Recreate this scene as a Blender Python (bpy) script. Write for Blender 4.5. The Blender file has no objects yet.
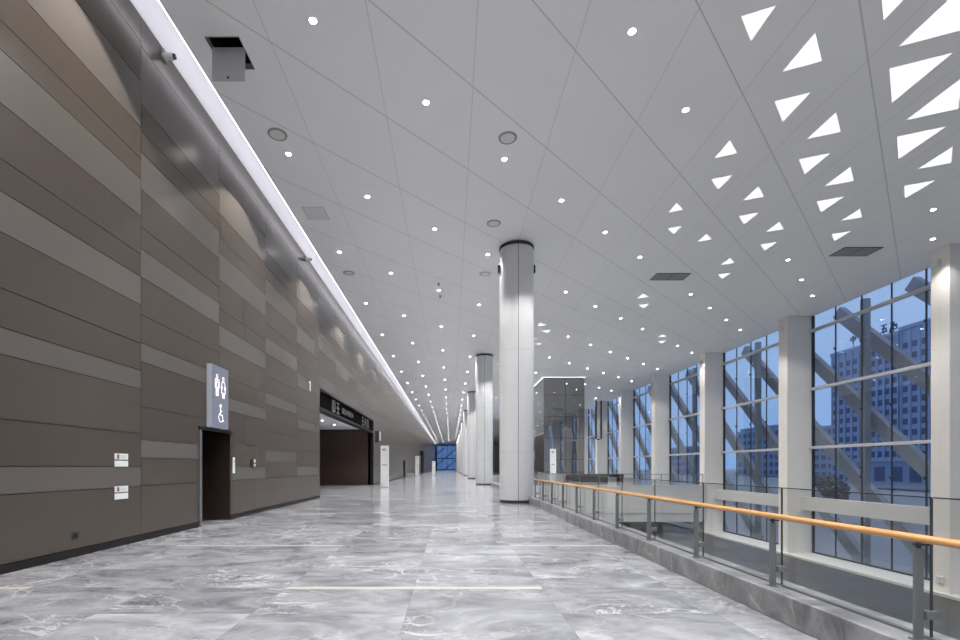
import bpy, bmesh, math, random
from mathutils import Vector, Matrix
random.seed(7)
SC = bpy.context.scene
COL = SC.collection
PI = math.pi

# ------------------------------------------------------------------ camera, sky, exposure
EYE = 1.4
F = 478.0
cam_d = bpy.data.cameras.new('camera')
cam_d.sensor_width = 36.0
cam_d.lens = 36.0 * F / 960.0
cam_d.shift_x = 29.2 / 960.0
cam_d.shift_y = 146.6 / 960.0
cam_d.clip_end = 1500
cam = bpy.data.objects.new('camera', cam_d)
COL.objects.link(cam)
cam.location = (0, 0, EYE)
cam.rotation_euler = (PI / 2, 0, 0)
SC.camera = cam

W = bpy.data.worlds.new('dusk_sky')
SC.world = W
W.use_nodes = True
nt = W.node_tree
nt.nodes.clear()
wo = nt.nodes.new('ShaderNodeOutputWorld')
bg = nt.nodes.new('ShaderNodeBackground')
tc = nt.nodes.new('ShaderNodeTexCoord')
sx = nt.nodes.new('ShaderNodeSeparateXYZ')
rp = nt.nodes.new('ShaderNodeValToRGB')
rp.color_ramp.elements[0].position = 0.0
rp.color_ramp.elements[0].color = (0.25, 0.45, 0.80, 1)
rp.color_ramp.elements[1].position = 0.55
rp.color_ramp.elements[1].color = (0.50, 0.62, 0.86, 1)
nt.links.new(tc.outputs['Generated'], sx.inputs[0])
nt.links.new(sx.outputs['Z'], rp.inputs[0])
nt.links.new(rp.outputs[0], bg.inputs[0])
bg.inputs[1].default_value = .88
nt.links.new(bg.outputs[0], wo.inputs[0])

vs = SC.view_settings
SC.display_settings.display_device = 'sRGB'
vs.view_transform = 'Standard'
vs.look = 'None'
vs.gamma = 1
vs.use_curve_mapping = False
vs.exposure = 0.17
SC.cycles.use_denoising = True
SC.cycles.max_bounces = 10
SC.cycles.diffuse_bounces = 8
SC.cycles.transparent_max_bounces = 24
SC.cycles.sample_clamp_indirect = 6.0
SPOT_W = 590.0        # watts of one ceiling downlight
SPOT_ANGLE = math.radians(114)
LENS_E = 42.0
COVE_E = 3.6
TRI_E = .82

ORD = ('first second third fourth fifth sixth seventh eighth ninth tenth eleventh twelfth thirteenth fourteenth fifteenth '
       'sixteenth seventeenth eighteenth nineteenth twentieth').split()
ORD += ['twenty-' + o for o in ORD[:9]] + ['thirtieth'] + ['thirty-' + o for o in ORD[:9]]


# ------------------------------------------------------------------ helpers
def tag(o, label=None, cat=None, group=None, kind=None):
    if label: o['label'] = label
    if cat: o['category'] = cat
    if group: o['group'] = group
    if kind: o['kind'] = kind
    return o


def empty(name, loc, label, cat, group=None, kind=None, rz=0):
    o = bpy.data.objects.new(name, None)
    COL.objects.link(o)
    o.location = loc
    o.rotation_euler = (0, 0, rz)
    o.empty_display_size = 0.2
    return tag(o, label, cat, group, kind)


class MB:
    """collects shapes of one part"""
    def __init__(s):
        s.b = bmesh.new()
        s.mi = 0

    def _m(s, faces):
        for f in faces: f.material_index = s.mi

    def box(s, x0, x1, y0, y1, z0, z1, bev=0, mi=None):
        if mi is not None: s.mi = mi
        r = bmesh.ops.create_cube(s.b, size=1)
        vs_ = r['verts']
        for v in vs_:
            v.co = Vector((x0 + (v.co.x + .5) * (x1 - x0), y0 + (v.co.y + .5) * (y1 - y0), z0 + (v.co.z + .5) * (z1 - z0)))
        fs = {f for v in vs_ for f in v.link_faces}
        s._m(fs)
        if bev:
            es = {e for v in vs_ for e in v.link_edges}
            bmesh.ops.bevel(s.b, geom=list(es), offset=bev, segments=2, affect='EDGES', profile=.5)
        return s

    def cyl(s, p, r, h, seg=32, axis='Z', r2=None, bev=0):
        """cylinder centred at p along axis"""
        m = Matrix.Translation(p)
        if axis == 'X': m = m @ Matrix.Rotation(PI / 2, 4, 'Y')
        if axis == 'Y': m = m @ Matrix.Rotation(PI / 2, 4, 'X')
        q = bmesh.ops.create_cone(s.b, cap_ends=True, segments=seg, radius1=r, radius2=r if r2 is None else r2, depth=h, matrix=m)
        s._m({f for v in q['verts'] for f in v.link_faces})
        return s

    def lathe(s, prof, p=(0, 0, 0), seg=48):
        """prof: list of (r, z), closed surface of revolution around Z"""
        rings = []
        for (r, z) in prof:
            rings.append([s.b.verts.new((p[0] + r * math.cos(2 * PI * k / seg), p[1] + r * math.sin(2 * PI * k / seg), p[2] + z)) for k in range(seg)])
        for a, b in zip(rings, rings[1:]):
            for k in range(seg):
                f = s.b.faces.new((a[k], a[(k + 1) % seg], b[(k + 1) % seg], b[k]))
                f.material_index = s.mi
        for ring, flip in ((rings[0], True), (rings[-1], False)):
            f = s.b.faces.new(list(reversed(ring)) if flip else ring)
            f.material_index = s.mi
        return s

    def prism(s, pts, n, depth):
        """polygon pts (3D list) extruded along n*depth"""
        n = Vector(n).normalized() * depth
        a = [s.b.verts.new(p) for p in pts]
        b = [s.b.verts.new(Vector(p) + n) for p in pts]
        fs = [s.b.faces.new(a), s.b.faces.new(list(reversed(b)))]
        for k in range(len(a)):
            j = (k + 1) % len(a)
            fs.append(s.b.faces.new((a[j], a[k], b[k], b[j])))
        s._m(fs)
        return s

    def bar(s, p, q, w, h, up=(0, 0, 1)):
        """rectangular bar from p to q, w across, h along up"""
        p, q = Vector(p), Vector(q)
        d = (q - p).normalized()
        side = d.cross(Vector(up)).normalized()
        u = side.cross(d).normalized()
        c = [side * (w / 2) * i + u * (h / 2) * j for i, j in ((-1, -1), (1, -1), (1, 1), (-1, 1))]
        return s.prism([p + k for k in c], d, (q - p).length)

    def tube(s, pts, r, seg=10):
        pts = [Vector(p) for p in pts]
        rings = []
        for i, p in enumerate(pts):
            d = (pts[min(i + 1, len(pts) - 1)] - pts[max(i - 1, 0)]).normalized()
            a = d.cross(Vector((0, 0, 1)) if abs(d.z) < .9 else Vector((1, 0, 0))).normalized()
            b = d.cross(a)
            rings.append([s.b.verts.new(p + (a * math.cos(2 * PI * k / seg) + b * math.sin(2 * PI * k / seg)) * r) for k in range(seg)])
        for A, B in zip(rings, rings[1:]):
            for k in range(seg):
                s.b.faces.new((A[k], A[(k + 1) % seg], B[(k + 1) % seg], B[k])).material_index = s.mi
        s.b.faces.new(rings[0]); s.b.faces.new(list(reversed(rings[-1])))
        return s

    def mesh(s, name, mats, smooth=False):
        bmesh.ops.recalc_face_normals(s.b, faces=s.b.faces)
        me = bpy.data.meshes.new(name)
        s.b.to_mesh(me)
        s.b.free()
        for m in (mats if isinstance(mats, (list, tuple)) else [mats]):
            me.materials.append(m)
        if smooth:
            for p in me.polygons: p.use_smooth = True
            try: me.set_sharp_from_angle(angle=math.radians(35))
            except Exception: pass
        return me

    def build(s, name, mats, parent=None, loc=(0, 0, 0), smooth=False):
        return link(name, s.mesh(name, mats, smooth), parent, loc)


def link(name, me, parent=None, loc=(0, 0, 0)):
    o = bpy.data.objects.new(name, me)
    COL.objects.link(o)
    o.parent = parent
    o.location = loc
    return o


def copy_tree(o, parent=None, loc=None):
    c = o.copy()
    COL.objects.link(c)
    c.parent = parent
    if loc is not None: c.location = loc
    for ch in list(o.children):
        copy_tree(ch, c)
    return c


# ------------------------------------------------------------------ materials
class N:
    def __init__(s, name):
        s.m = bpy.data.materials.new(name)
        s.m.use_nodes = True
        s.t = s.m.node_tree
        s.p = s.t.nodes['Principled BSDF']
        s.out = s.t.nodes['Material Output']

    def n(s, typ, **kw):
        q = s.t.nodes.new(typ)
        for k, v in kw.items(): setattr(q, k, v)
        return q

    def l(s, a, b): s.t.links.new(a, b)

    def math(s, op, a, b=None, c=None):
        q = s.n('ShaderNodeMath', operation=op)
        for i, v in enumerate((a, b, c)):
            if v is None: continue
            if isinstance(v, (int, float)): q.inputs[i].default_value = v
            else: s.l(v, q.inputs[i])
        return q.outputs[0]

    def mix(s, f, a, b):
        q = s.n('ShaderNodeMix', data_type='RGBA')
        for i, v in ((0, f), (6, a), (7, b)):
            if isinstance(v, (int, float)): q.inputs[i].default_value = v
            elif isinstance(v, tuple): q.inputs[i].default_value = (*v, 1)
            else: s.l(v, q.inputs[i])
        return q.outputs[2]

    def pos(s):
        return s.n('ShaderNodeTexCoord').outputs['Object']

    def xyz(s):
        q = s.n('ShaderNodeSeparateXYZ')
        s.l(s.pos(), q.inputs[0])
        return q.outputs

    def noise(s, vec, scale, detail=4, rough=.5, dist=0):
        q = s.n('ShaderNodeTexNoise')
        q.inputs['Scale'].default_value = scale
        q.inputs['Detail'].default_value = detail
        q.inputs['Roughness'].default_value = rough
        q.inputs['Distortion'].default_value = dist
        if vec is not None: s.l(vec, q.inputs['Vector'])
        return q.outputs['Fac']

    def line(s, v, off, step, half):
        """1 within half of a joint line at off + k*step"""
        d = s.math('SUBTRACT', v, off - step / 2)
        d = s.math('FLOORED_MODULO', d, step)
        d = s.math('ABSOLUTE', s.math('SUBTRACT', d, step / 2))
        return s.math('LESS_THAN', d, half)

    def ramp(s, f, stops):
        q = s.n('ShaderNodeValToRGB')
        e = q.color_ramp.elements
        while len(e) < len(stops): e.new(.5)
        for k, (p, c) in enumerate(stops):
            e[k].position = p
            e[k].color = (*c, 1) if len(c) == 3 else c
        s.l(f, q.inputs[0])
        return q.outputs[0]


def plain(name, col, rough=.5, metal=0, var=.05, scale=6, spec=.5, bump=0):
    k = N(name)
    nz = k.noise(k.pos(), scale, 3)
    c0 = tuple(c * (1 - var) for c in col)
    c1 = tuple(min(1, c * (1 + var)) for c in col)
    k.l(k.mix(nz, c0, c1), k.p.inputs['Base Color'])
    k.p.inputs['Roughness'].default_value = rough
    k.p.inputs['Metallic'].default_value = metal
    k.p.inputs['Specular IOR Level'].default_value = spec
    if bump:
        b = k.n('ShaderNodeBump')
        b.inputs['Strength'].default_value = bump
        b.inputs['Distance'].default_value = .01
        k.l(k.noise(k.pos(), scale * 8, 4), b.inputs['Height'])
        k.l(b.outputs[0], k.p.inputs['Normal'])
    return k.m


def glow(name, col, e, base=(.8, .8, .8)):
    k = N(name)
    k.p.inputs['Base Color'].default_value = (*base, 1)
    k.p.inputs['Emission Color'].default_value = (*col, 1)
    k.p.inputs['Emission Strength'].default_value = e
    k.p.inputs['Roughness'].default_value = .4
    return k.m


def glass(name, tint, refl=1.0):
    k = N(name)
    k.t.nodes.remove(k.p)
    tr = k.n('ShaderNodeBsdfTransparent')
    tr.inputs[0].default_value = (*tint, 1)
    gl = k.n('ShaderNodeBsdfGlossy')
    gl.inputs['Roughness'].default_value = .015
    gl.inputs['Color'].default_value = (refl, refl, refl, 1)
    fr = k.n('ShaderNodeFresnel')
    ge_ = k.n('ShaderNodeNewGeometry')
    k.l(k.math('ADD', k.math('MULTIPLY', ge_.outputs['Backfacing'], 1 / 1.45 - 1.45), 1.45), fr.inputs['IOR'])
    mx = k.n('ShaderNodeMixShader')
    k.l(fr.outputs[0], mx.inputs[0])
    k.l(tr.outputs[0], mx.inputs[1])
    k.l(gl.outputs[0], mx.inputs[2])
    k.l(mx.outputs[0], k.out.inputs[0])
    return k.m


def panel_mat(name, col, rough):
    """satin metal cladding with a faint brushed grain, each sheet a shade of its own"""
    k = N(name)
    at = k.n('ShaderNodeAttribute')
    at.attribute_name = 'shade'
    mp = k.n('ShaderNodeMapping')
    mp.inputs['Scale'].default_value = (1, 30, 1.2)
    k.l(k.pos(), mp.inputs[0])
    g = k.noise(mp.outputs[0], 2.0, 4)
    v = k.math('MULTIPLY', at.outputs['Fac'], k.math('ADD', k.math('MULTIPLY', g, .10), .95))
    sc = k.n('ShaderNodeVectorMath', operation='SCALE')
    sc.inputs[0].default_value = col
    k.l(v, sc.inputs['Scale'])
    k.l(sc.outputs[0], k.p.inputs['Base Color'])
    k.p.inputs['Roughness'].default_value = rough
    k.p.inputs['Metallic'].default_value = .1
    k.p.inputs['Specular IOR Level'].default_value = .6
    return k.m


# ceiling joints: along the hall every CX, slanting at 45 degrees every CD
CX, CX0 = 2.065, .50
CD, CD0 = 2.995, 10.26


def ceiling_mat():
    k = N('white_ceiling_panels')
    o = k.xyz()
    a = k.line(o[0], CX0, CX, .011)
    d = k.math('SUBTRACT', o[1], o[0])
    b = k.line(d, CD0, CD, .02)
    j = k.math('MAXIMUM', k.math('MULTIPLY', a, .6), b)
    nz = k.noise(k.pos(), .5, 2)
    c = k.mix(nz, (.89, .895, .90), (.915, .92, .925))
    k.l(k.mix(k.math('MULTIPLY', j, .5), c, (.36, .36, .37)), k.p.inputs['Base Color'])
    k.p.inputs['Roughness'].default_value = .45
    k.p.inputs['Specular IOR Level'].default_value = .35
    return k.m


def marble(name, lo, hi, vein, tile=None, rough=.12, inlay=False, vein_amt=1.0):
    k = N(name)
    pos = k.pos()
    o = k.xyz()
    vec = pos
    shade = None
    if tile:
        tx, ty, ox, oy = tile
        ix = k.math('FLOOR', k.math('DIVIDE', k.math('SUBTRACT', o[0], ox), tx))
        iy = k.math('FLOOR', k.math('DIVIDE', k.math('SUBTRACT', o[1], oy), ty))
        cb = k.n('ShaderNodeCombineXYZ')
        k.l(ix, cb.inputs[0]); k.l(iy, cb.inputs[1])
        wn = k.n('ShaderNodeTexWhiteNoise', noise_dimensions='3D')
        k.l(cb.outputs[0], wn.inputs['Vector'])
        sc = k.n('ShaderNodeVectorMath', operation='SCALE')
        k.l(wn.outputs['Color'], sc.inputs[0]); sc.inputs['Scale'].default_value = 37
        ad = k.n('ShaderNodeVectorMath', operation='ADD')
        k.l(pos, ad.inputs[0]); k.l(sc.outputs[0], ad.inputs[1])
        vec = ad.outputs[0]
        shade = wn.outputs['Value']
    mp = k.n('ShaderNodeMapping')
    mp.inputs['Rotation'].default_value = (.3, .2, .5)
    mp.inputs['Scale'].default_value = (1, 1.7, 1)
    k.l(vec, mp.inputs[0])
    vec = mp.outputs[0]
    cloud = k.noise(vec, 1.3, 7, .62, .8)
    base = k.ramp(cloud, [(.3, lo), (.72, hi)])
    # thin bright veins where two distorted fields cross .5
    v1 = k.math('ABSOLUTE', k.math('SUBTRACT', k.noise(vec, .8, 6, .55, 1.6), .5))
    v1 = k.ramp(v1, [(0, (1, 1, 1)), (.022, (0, 0, 0))])
    v2 = k.math('ABSOLUTE', k.math('SUBTRACT', k.noise(vec, 1.9, 5, .6, 2.2), .47))
    v2 = k.ramp(v2, [(0, (.6, .6, .6)), (.018, (0, 0, 0))])
    gate = k.ramp(k.noise(vec, .6, 2), [(.42, (0, 0, 0)), (.6, (1, 1, 1))])
    vv = k.math('MULTIPLY', k.math('MAXIMUM', v1, v2), k.math('MULTIPLY', gate, vein_amt))
    c = k.mix(vv, base, vein)
    if shade is not None:
        q = k.n('ShaderNodeVectorMath', operation='SCALE')
        k.l(c, q.inputs[0])
        k.l(k.math('ADD', k.math('MULTIPLY', shade, .30), .84), q.inputs['Scale'])
        c = q.outputs[0]
        jx = k.line(o[0], tile[2], tile[0], .0035)
        jy = k.line(o[1], tile[3], tile[1], .004)
        j = k.math('MAXIMUM', jx, jy)
        c = k.mix(k.math('MULTIPLY', j, .3), c, (.10, .10, .11))
    if inlay:
        # cream inlay strips, staggered from bay to bay of 2.95 m
        px = k.math('FLOOR', k.math('DIVIDE', k.math('SUBTRACT', o[0], 1.05), 2.95))
        off = k.math('MULTIPLY', k.math('FLOORED_MODULO', px, 2), 2.95)
        yy = k.math('SUBTRACT', o[1], off)
        d = k.math('FLOORED_MODULO', k.math('SUBTRACT', yy, 8.47 - 2.95), 5.9)
        s_ = k.math('LESS_THAN', k.math('ABSOLUTE', k.math('SUBTRACT', d, 2.95)), .055)
        c = k.mix(k.math('MULTIPLY', s_, .6), c, (.62, .59, .52))
    k.l(c, k.p.inputs['Base Color'])
    rr = k.math('ADD', k.math('MULTIPLY', cloud, .10), rough)
    k.l(rr, k.p.inputs['Roughness'])
    k.p.inputs['Specular IOR Level'].default_value = .5
    return k.m


def column_mat():
    k = N('white_column_cladding')
    o = k.xyz()
    ang = k.math('ARCTAN2', o[1], o[0])
    d = k.math('ABSOLUTE', k.math('SUBTRACT', k.math('FLOORED_MODULO', k.math('SUBTRACT', ang, -PI / 2 - .03 - PI / 3), 2 * PI / 3), PI / 3))
    a = k.math('LESS_THAN', d, .016)
    z = k.line(o[2], 1.95, 3.9, .006)
    j = k.math('MAXIMUM', a, k.math('MULTIPLY', z, .35))
    c = k.mix(j, (.70, .71, .73), (.12, .12, .13))
    k.l(c, k.p.inputs['Base Color'])
    k.p.inputs['Roughness'].default_value = .30
    return k.m


def tile_mat(name, col, sy, sz, rough=.4, dark=.7, metal=0, half=.006):
    """plain cladding with fine joints every sy along Y and sz in height"""
    k = N(name)
    o = k.xyz()
    a = k.line(k.math('ADD', o[0], o[1]), .0, sy, half)
    b = k.line(o[2], .0, sz, half)
    j = k.math('MAXIMUM', a, b)
    nz = k.noise(k.pos(), 2, 3)
    c = k.mix(nz, tuple(x * .96 for x in col), tuple(x * 1.03 for x in col))
    k.l(k.mix(j, c, tuple(x * dark for x in col)), k.p.inputs['Base Color'])
    k.p.inputs['Roughness'].default_value = rough
    k.p.inputs['Metallic'].default_value = metal
    if metal > .5:
        b = k.n('ShaderNodeBump')
        b.inputs['Strength'].default_value = .25
        b.inputs['Distance'].default_value = .02
        k.l(k.noise(k.pos(), .7, 1), b.inputs['Height'])
        k.l(b.outputs[0], k.p.inputs['Normal'])
    return k.m


def wood_mat():
    k = N('honey_handrail_wood')
    mp = k.n('ShaderNodeMapping')
    mp.inputs['Scale'].default_value = (14, .8, 14)
    k.l(k.pos(), mp.inputs[0])
    g = k.noise(mp.outputs[0], 2.5, 5, .6, .6)
    o = k.xyz()
    j = k.line(o[1], .9, 3.0, .003)
    c = k.ramp(g, [(.3, (.50, .25, .085)), (.7, (.60, .33, .125))])
    k.l(k.mix(k.math('MULTIPLY', j, .6), c, (.2, .1, .04)), k.p.inputs['Base Color'])
    k.p.inputs['Roughness'].default_value = .32
    return k.m


M = {}
M['panel_dark'] = panel_mat('brown_metal_panel', (.080, .064, .052), .25)
M['panel_light'] = panel_mat('pale_taupe_metal_panel', (.122, .109, .100), .25)
M['groove'] = plain('dark_joint', (.02, .018, .016), .8)
M['base'] = plain('dark_bronze_baseboard', (.016, .014, .013), .4, spec=.2)
M['ceiling'] = ceiling_mat()
M['white'] = plain('white_paint', (.78, .78, .80), .6, var=.02)
M['floor'] = marble('grey_marble_floor', (.120, .127, .146), (.375, .388, .425), (.58, .585, .61), (1.475, .983, 1.05, 5.53), .11, True, .85)
M['curb'] = marble('grey_marble_curb', (.08, .084, .093), (.34, .345, .36), (.55, .55, .55), (1.6, 1.6, 0, .4), .28, False, .8)
M['granite'] = marble('dark_grey_stone', (.022, .022, .024), (.06, .061, .064), (.14, .14, .14), (2.4, 1.2, .5, .2), .30, False, .4)
M['granite'].node_tree.nodes['Principled BSDF'].inputs['Specular IOR Level'].default_value = .25
M['bounce_stone'] = plain('mid_grey_bounce_stone', (.19, .19, .19), .5)  # made-up paler floor tone, set for light bounce
M['ledge'] = plain('pale_stone_ledge', (.62, .61, .58), .4)
M['column'] = column_mat()
M['dark_metal'] = plain('dark_grey_metal', (.06, .062, .066), .4, .6)
M['pillar'] = tile_mat('pale_stone_pillar', (.83, .80, .755), 50, 1.6, .45, .88)
M['fascia'] = tile_mat('pale_slab_facing', (.62, .62, .61), 3.0, 1.0, .5, .85)
M['alum'] = plain('pale_aluminium', (.62, .63, .65), .35, .3)
M['mullion'] = plain('dark_glazing_joint', (.03, .035, .045), .4)
M['glass'] = glass('window_glass', (.93, .955, .985))
M['end_glass'] = glass('dark_blue_end_glass', (.50, .57, .68))
M['rail_glass'] = glass('balustrade_glass', (.965, .975, .975), .8)
M['glass_edge'] = plain('dark_glass_edge', (.03, .036, .037), .3)
M['steel'] = plain('brushed_steel', (.24, .25, .265), .38, .7)
M['wood'] = wood_mat()
M['brace'] = plain('grey_painted_steel', (.24, .26, .29), .6)
M['concrete'] = plain('outdoor_paving', (.30, .31, .33), .8)
M['mirror'] = tile_mat('mirror_steel_cladding', (.36, .36, .37), 2.05, 2.05, .025, .35, .95, .02)
M['brownwood'] = tile_mat('dark_brown_timber_panel', (.060, .034, .027), 1.2, 50, .4, .6)
M['door_dark'] = plain('dark_bronze_reveal', (.030, .019, .015), .4)
M['black'] = plain('black_metal', (.012, .012, .013), .4, spec=.2)
M['fascia_black'] = plain('black_sign_board', (.010, .009, .009), .8, spec=0)
M['silver'] = plain('silver_letter', (.26, .26, .25), .4, .4)
M['sign_grey'] = glow('blue_grey_lightbox', (.30, .33, .42), .10, (.16, .18, .235))
M['sign_side'] = plain('pale_lightbox_edge', (.50, .53, .60), .4)
M['picto'] = glow('lit_pictogram', (1.0, .78, .86), .85)
M['plate'] = plain('white_plate', (.72, .74, .74), .4)
M['red'] = plain('red_plate_print', (.30, .06, .08), .5)
M['grey_print'] = plain('grey_print', (.33, .35, .36), .5)
M['totem'] = plain('white_totem', (.72, .73, .74), .35)
M['grey'] = plain('grey_metal', (.30, .31, .32), .45)
M['hatch'] = plain('pale_grey_hatch_paint', (.55, .56, .58), .4)
M['vent'] = plain('vent_grey', (.10, .105, .11), .5)
M['trimring'] = plain('white_trim_ring', (.7, .7, .7), .4)
M['lens'] = glow('downlight_lens', (1.0, .985, .96), LENS_E)
M['lens_far'] = glow('small_downlight_lens', (1.0, .985, .96), 22.0)
M['tri'] = glow('triangle_diffuser', (.93, .96, 1.0), TRI_E)
M['cove'] = glow('cove_lamp', (.93, .92, 1.0), COVE_E)
M['slot'] = glow('slot_lamp', (1, .99, .97), .9)
M['tower'] = plain('tower_wall', (.27, .35, .52), .8)
M['tower_win'] = plain('tower_window_glass', (.05, .08, .16), .35)
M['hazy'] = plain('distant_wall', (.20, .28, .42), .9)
M['leaf'] = plain('hazed_dark_leaves', (.10, .115, .12), .9, var=.3)  # grey-blue haze put into the leaf colour
M['bark'] = plain('bark', (.07, .06, .05), .9)
M['letter_dark'] = plain('dark_roof_letter', (.06, .05, .12), .5)

# ------------------------------------------------------------------ structure
WL = -5.84            # face of the brown wall
ZC = EYE + 8.55       # ceiling
XE = -5.35            # ceiling edge at the light cove
YN, YF = -9.0, 185.0  # near and far ends of the hall
XP = 19.1             # hall face of the window pillars
XG = 20.5             # glass line
ZL = EYE - 5.0        # lower level
VOID_Y = 36.0


def struct(o):
    o['kind'] = 'structure'
    return o


def cut(rects, holes):
    """subtract rectangles (y0,y1,z0,z1) from rectangles"""
    for (a, b, c, d) in holes:
        out = []
        for (y0, y1, z0, z1) in rects:
            if b <= y0 or a >= y1 or d <= z0 or c >= z1:
                out.append((y0, y1, z0, z1)); continue
            if y0 < a: out.append((y0, a, z0, z1))
            if b < y1: out.append((b, y1, z0, z1))
            m0, m1 = max(y0, a), min(y1, b)
            if z0 < c: out.append((m0, m1, z0, c))
            if d < z1: out.append((m0, m1, d, z1))
        rects = out
    return rects


# floor: hall, then hall plus landing beyond the void
m = MB()
m.box(-6.3, 3.42, YN, VOID_Y, -.4, 0)
m.box(-6.3, XG, VOID_Y, YF + .3, -.4, 0)
m.box(-10.6, -6.3, 21.3, 36.2, -.4, 0)
m.box(-8.4, -6.3, 11.1, 14.5, -.4, 0)
struct(m.build('floor', M['floor']))

# brown wall
REST = (11.15, 12.63, 0, 2.26)
LOBBY = (21.3, 36.1, 0, 4.90)
DOOR3 = (58.6, 61.4, 0, 2.2)
LOB2 = (93, 103, 0, 4.4)
HOLES = [REST, LOBBY, DOOR3, LOB2]
A_ROWS = [-1.28, -.367, 0, .62, 1.46, 1.81, 2.32, 3.05, 3.58, 4.0, 4.72, 5.42, 5.80, 6.40, 7.26, 8.0, 8.49]
A_LITE = {1, 4, 7, 10, 13}
B_ROWS = [-1.28, -.36, .17, .51, 1.13, 1.98, 2.34, 2.87, 3.58, 4.11, 4.52, 5.24, 5.94, 6.35, 6.84, 7.93, 8.49]
B_LITE = {2, 5, 8, 11, 14}
BAY, BAY0 = 3.04, 5.97
m = MB()
for r in cut([(YN, YF, 0, ZC + .45)], HOLES):
    m.box(-6.25, WL - .03, r[0], r[1], r[2], r[3], mi=0)
shades = []
g = .006
k0 = int(math.floor((YN - BAY0) / BAY))
y = BAY0 + k0 * BAY
k = k0
while y < YF:
    rows, lite = (A_ROWS, A_LITE) if k % 2 == 0 else (B_ROWS, B_LITE)
    ya, yb = max(y, YN) + g, min(y + BAY, YF) - g
    for i in range(len(rows) - 1):
        sh = random.uniform(.93, 1.07)
        for r in cut([(ya, yb, EYE + rows[i] + g, EYE + rows[i + 1] - g)], HOLES):
            n0 = len(m.b.faces)
            m.box(WL - .03, WL, r[0], r[1], r[2], r[3], mi=2 if i in lite else 1)
            shades.append((n0, len(m.b.faces), sh))
    y += BAY
    k += 1
me = m.mesh('wall_left', [M['groove'], M['panel_dark'], M['panel_light']])
att = me.attributes.new('shade', 'FLOAT', 'FACE')
vals = [1.0] * len(me.polygons)
for a, b, sh in shades:
    for i in range(a, b): vals[i] = sh
att.data.foreach_set('value', vals)
struct(link('wall_left', me))

# baseboard
m = MB()
for r in cut([(YN, YF, 0, .115)], HOLES):
    m.box(WL - .02, WL + .02, r[0], r[1], 0, .115)
struct(m.build('baseboard_left', M['base']))

# restroom recess
m = MB()
m.box(-8.4, -8.3, 11.1, 14.5, 0, 2.4)
m.box(-8.4, -6.25, 11.05, 11.15, 0, 2.4)
m.box(-8.4, -5.86, 12.63, 12.75, 0, 2.4)
m.box(-8.4, -6.25, 11.05, 12.75, 2.26, 2.42)
struct(m.build('wall_recess', M['door_dark']))
# bronze door surround with a steel edge
d1 = MB().box(-6.25, WL + .035, 11.06, 11.16, 0, 2.26).build('door_1', M['steel'])
struct(d1)
MB().box(-6.25, WL + .045, 11.06, 12.70, 2.26, 2.34).build('door_head', M['black'], d1)
MB().box(-6.25, WL + .02, 12.60, 12.68, 0, 2.26).build('door_jamb', M['door_dark'], d1)

# lift lobby recess
m = MB()
m.box(-10.6, -5.86, 36.1, 36.3, 0, 5.2)
m.box(-10.7, -10.6, 21.2, 36.3, 0, 5.2)
m.box(-10.6, -6.25, 21.1, 21.3, 0, 5.2)
struct(m.build('wall_lobby', M['brownwood']))
struct(MB().box(-10.6, -6.2, 21.3, 36.1, 4.2, 4.35).build('ceiling_lobby', M['ceiling']))
m = MB()
m.box(-6.25, -6.05, 21.3, 36.1, 4.05, 4.90)
struct(m.build('trim_1', M['black']))
m = MB()
m.box(-6.05, WL + .01, 36.02, 36.1, 0, 4.9)
m.box(-6.2, WL + .01, 21.3, 36.1, 4.84, 4.90)
m.box(-6.2, WL + .01, 21.3, 36.1, 3.93, 4.07)
struct(m.build('trim_2', M['black']))
# further openings
m = MB()
m.box(-6.6, -6.2, 58.6, 61.4, 0, 2.2)
m.box(-7.2, -6.2, 93, 93.1, 0, 4.4); m.box(-7.2, -5.86, 102.9, 103.0, 0, 4.4); m.box(-7.3, -7.2, 93, 103, 0, 4.4); m.box(-7.2, -6.2, 93, 103, 4.3, 4.4)
struct(m.build('wall_far_recesses', M['door_dark']))

# ceiling slab with the hatch cut out
HX0, HX1, HY0, HY1 = -4.9, -4.21, 9.5, 10.28
m = MB()
for r in cut([(XE, XG + .1, YN, YF)], [(HX0, HX1, HY0, HY1)]):
    m.box(r[0], r[1], r[2], r[3], ZC, ZC + .12)
struct(m.build('ceiling', M['ceiling']))
m = MB()
m.box(HX0 - .06, HX0, HY0 - .06, HY1 + .06, ZC + .12, ZC + .9)
m.box(HX1, HX1 + .06, HY0 - .06, HY1 + .06, ZC + .12, ZC + .9)
m.box(HX0, HX1, HY0 - .06, HY0, ZC + .12, ZC + .9)
m.box(HX0, HX1, HY1, HY1 + .06, ZC + .12, ZC + .9)
m.box(HX0, HX1, HY0, HY1, ZC + .9, ZC + .96)
struct(m.build('ceiling_shaft', M['black']))

# light cove between the brown wall and the ceiling edge
m = MB()
prof = [(WL - .03, EYE + 8.49), (WL - .02, EYE + 8.49)]
pts = []
for t in range(9):
    a = t / 8 * PI / 2
    pts.append((WL + .0 + .30 * (1 - math.cos(a)), EYE + 8.50 + .36 * math.sin(a)))
pts.append((XE + .02, EYE + 8.86))
poly = pts + [(XE + .02, EYE + 8.95), (WL - .05, EYE + 8.95), (WL - .05, EYE + 8.50)]
m.prism([(x, YN, z) for x, z in poly], (0, 1, 0), YF - YN)
m.box(XE, XE + .04, YN, YF, ZC + .12, EYE + 8.9)
struct(m.build('trim_3', M['white'], smooth=True))
lp = MB().box(XE - .045, XE - .002, YN + .2, YF - .2, ZC + .03, ZC + .11).build('cove_light', M['cove'])
tag(lp, 'long bright strip light in the cove along the top of the brown wall', 'strip light')

# void side: slab edge, curb
struct(MB().box(2.97, 3.38, YN, VOID_Y, 0, .25, bev=.008).build('curb', M['curb']))
struct(MB().box(3.42, 3.47, YN, VOID_Y, -1.0, .02).build('trim_4', M['fascia']))
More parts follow.
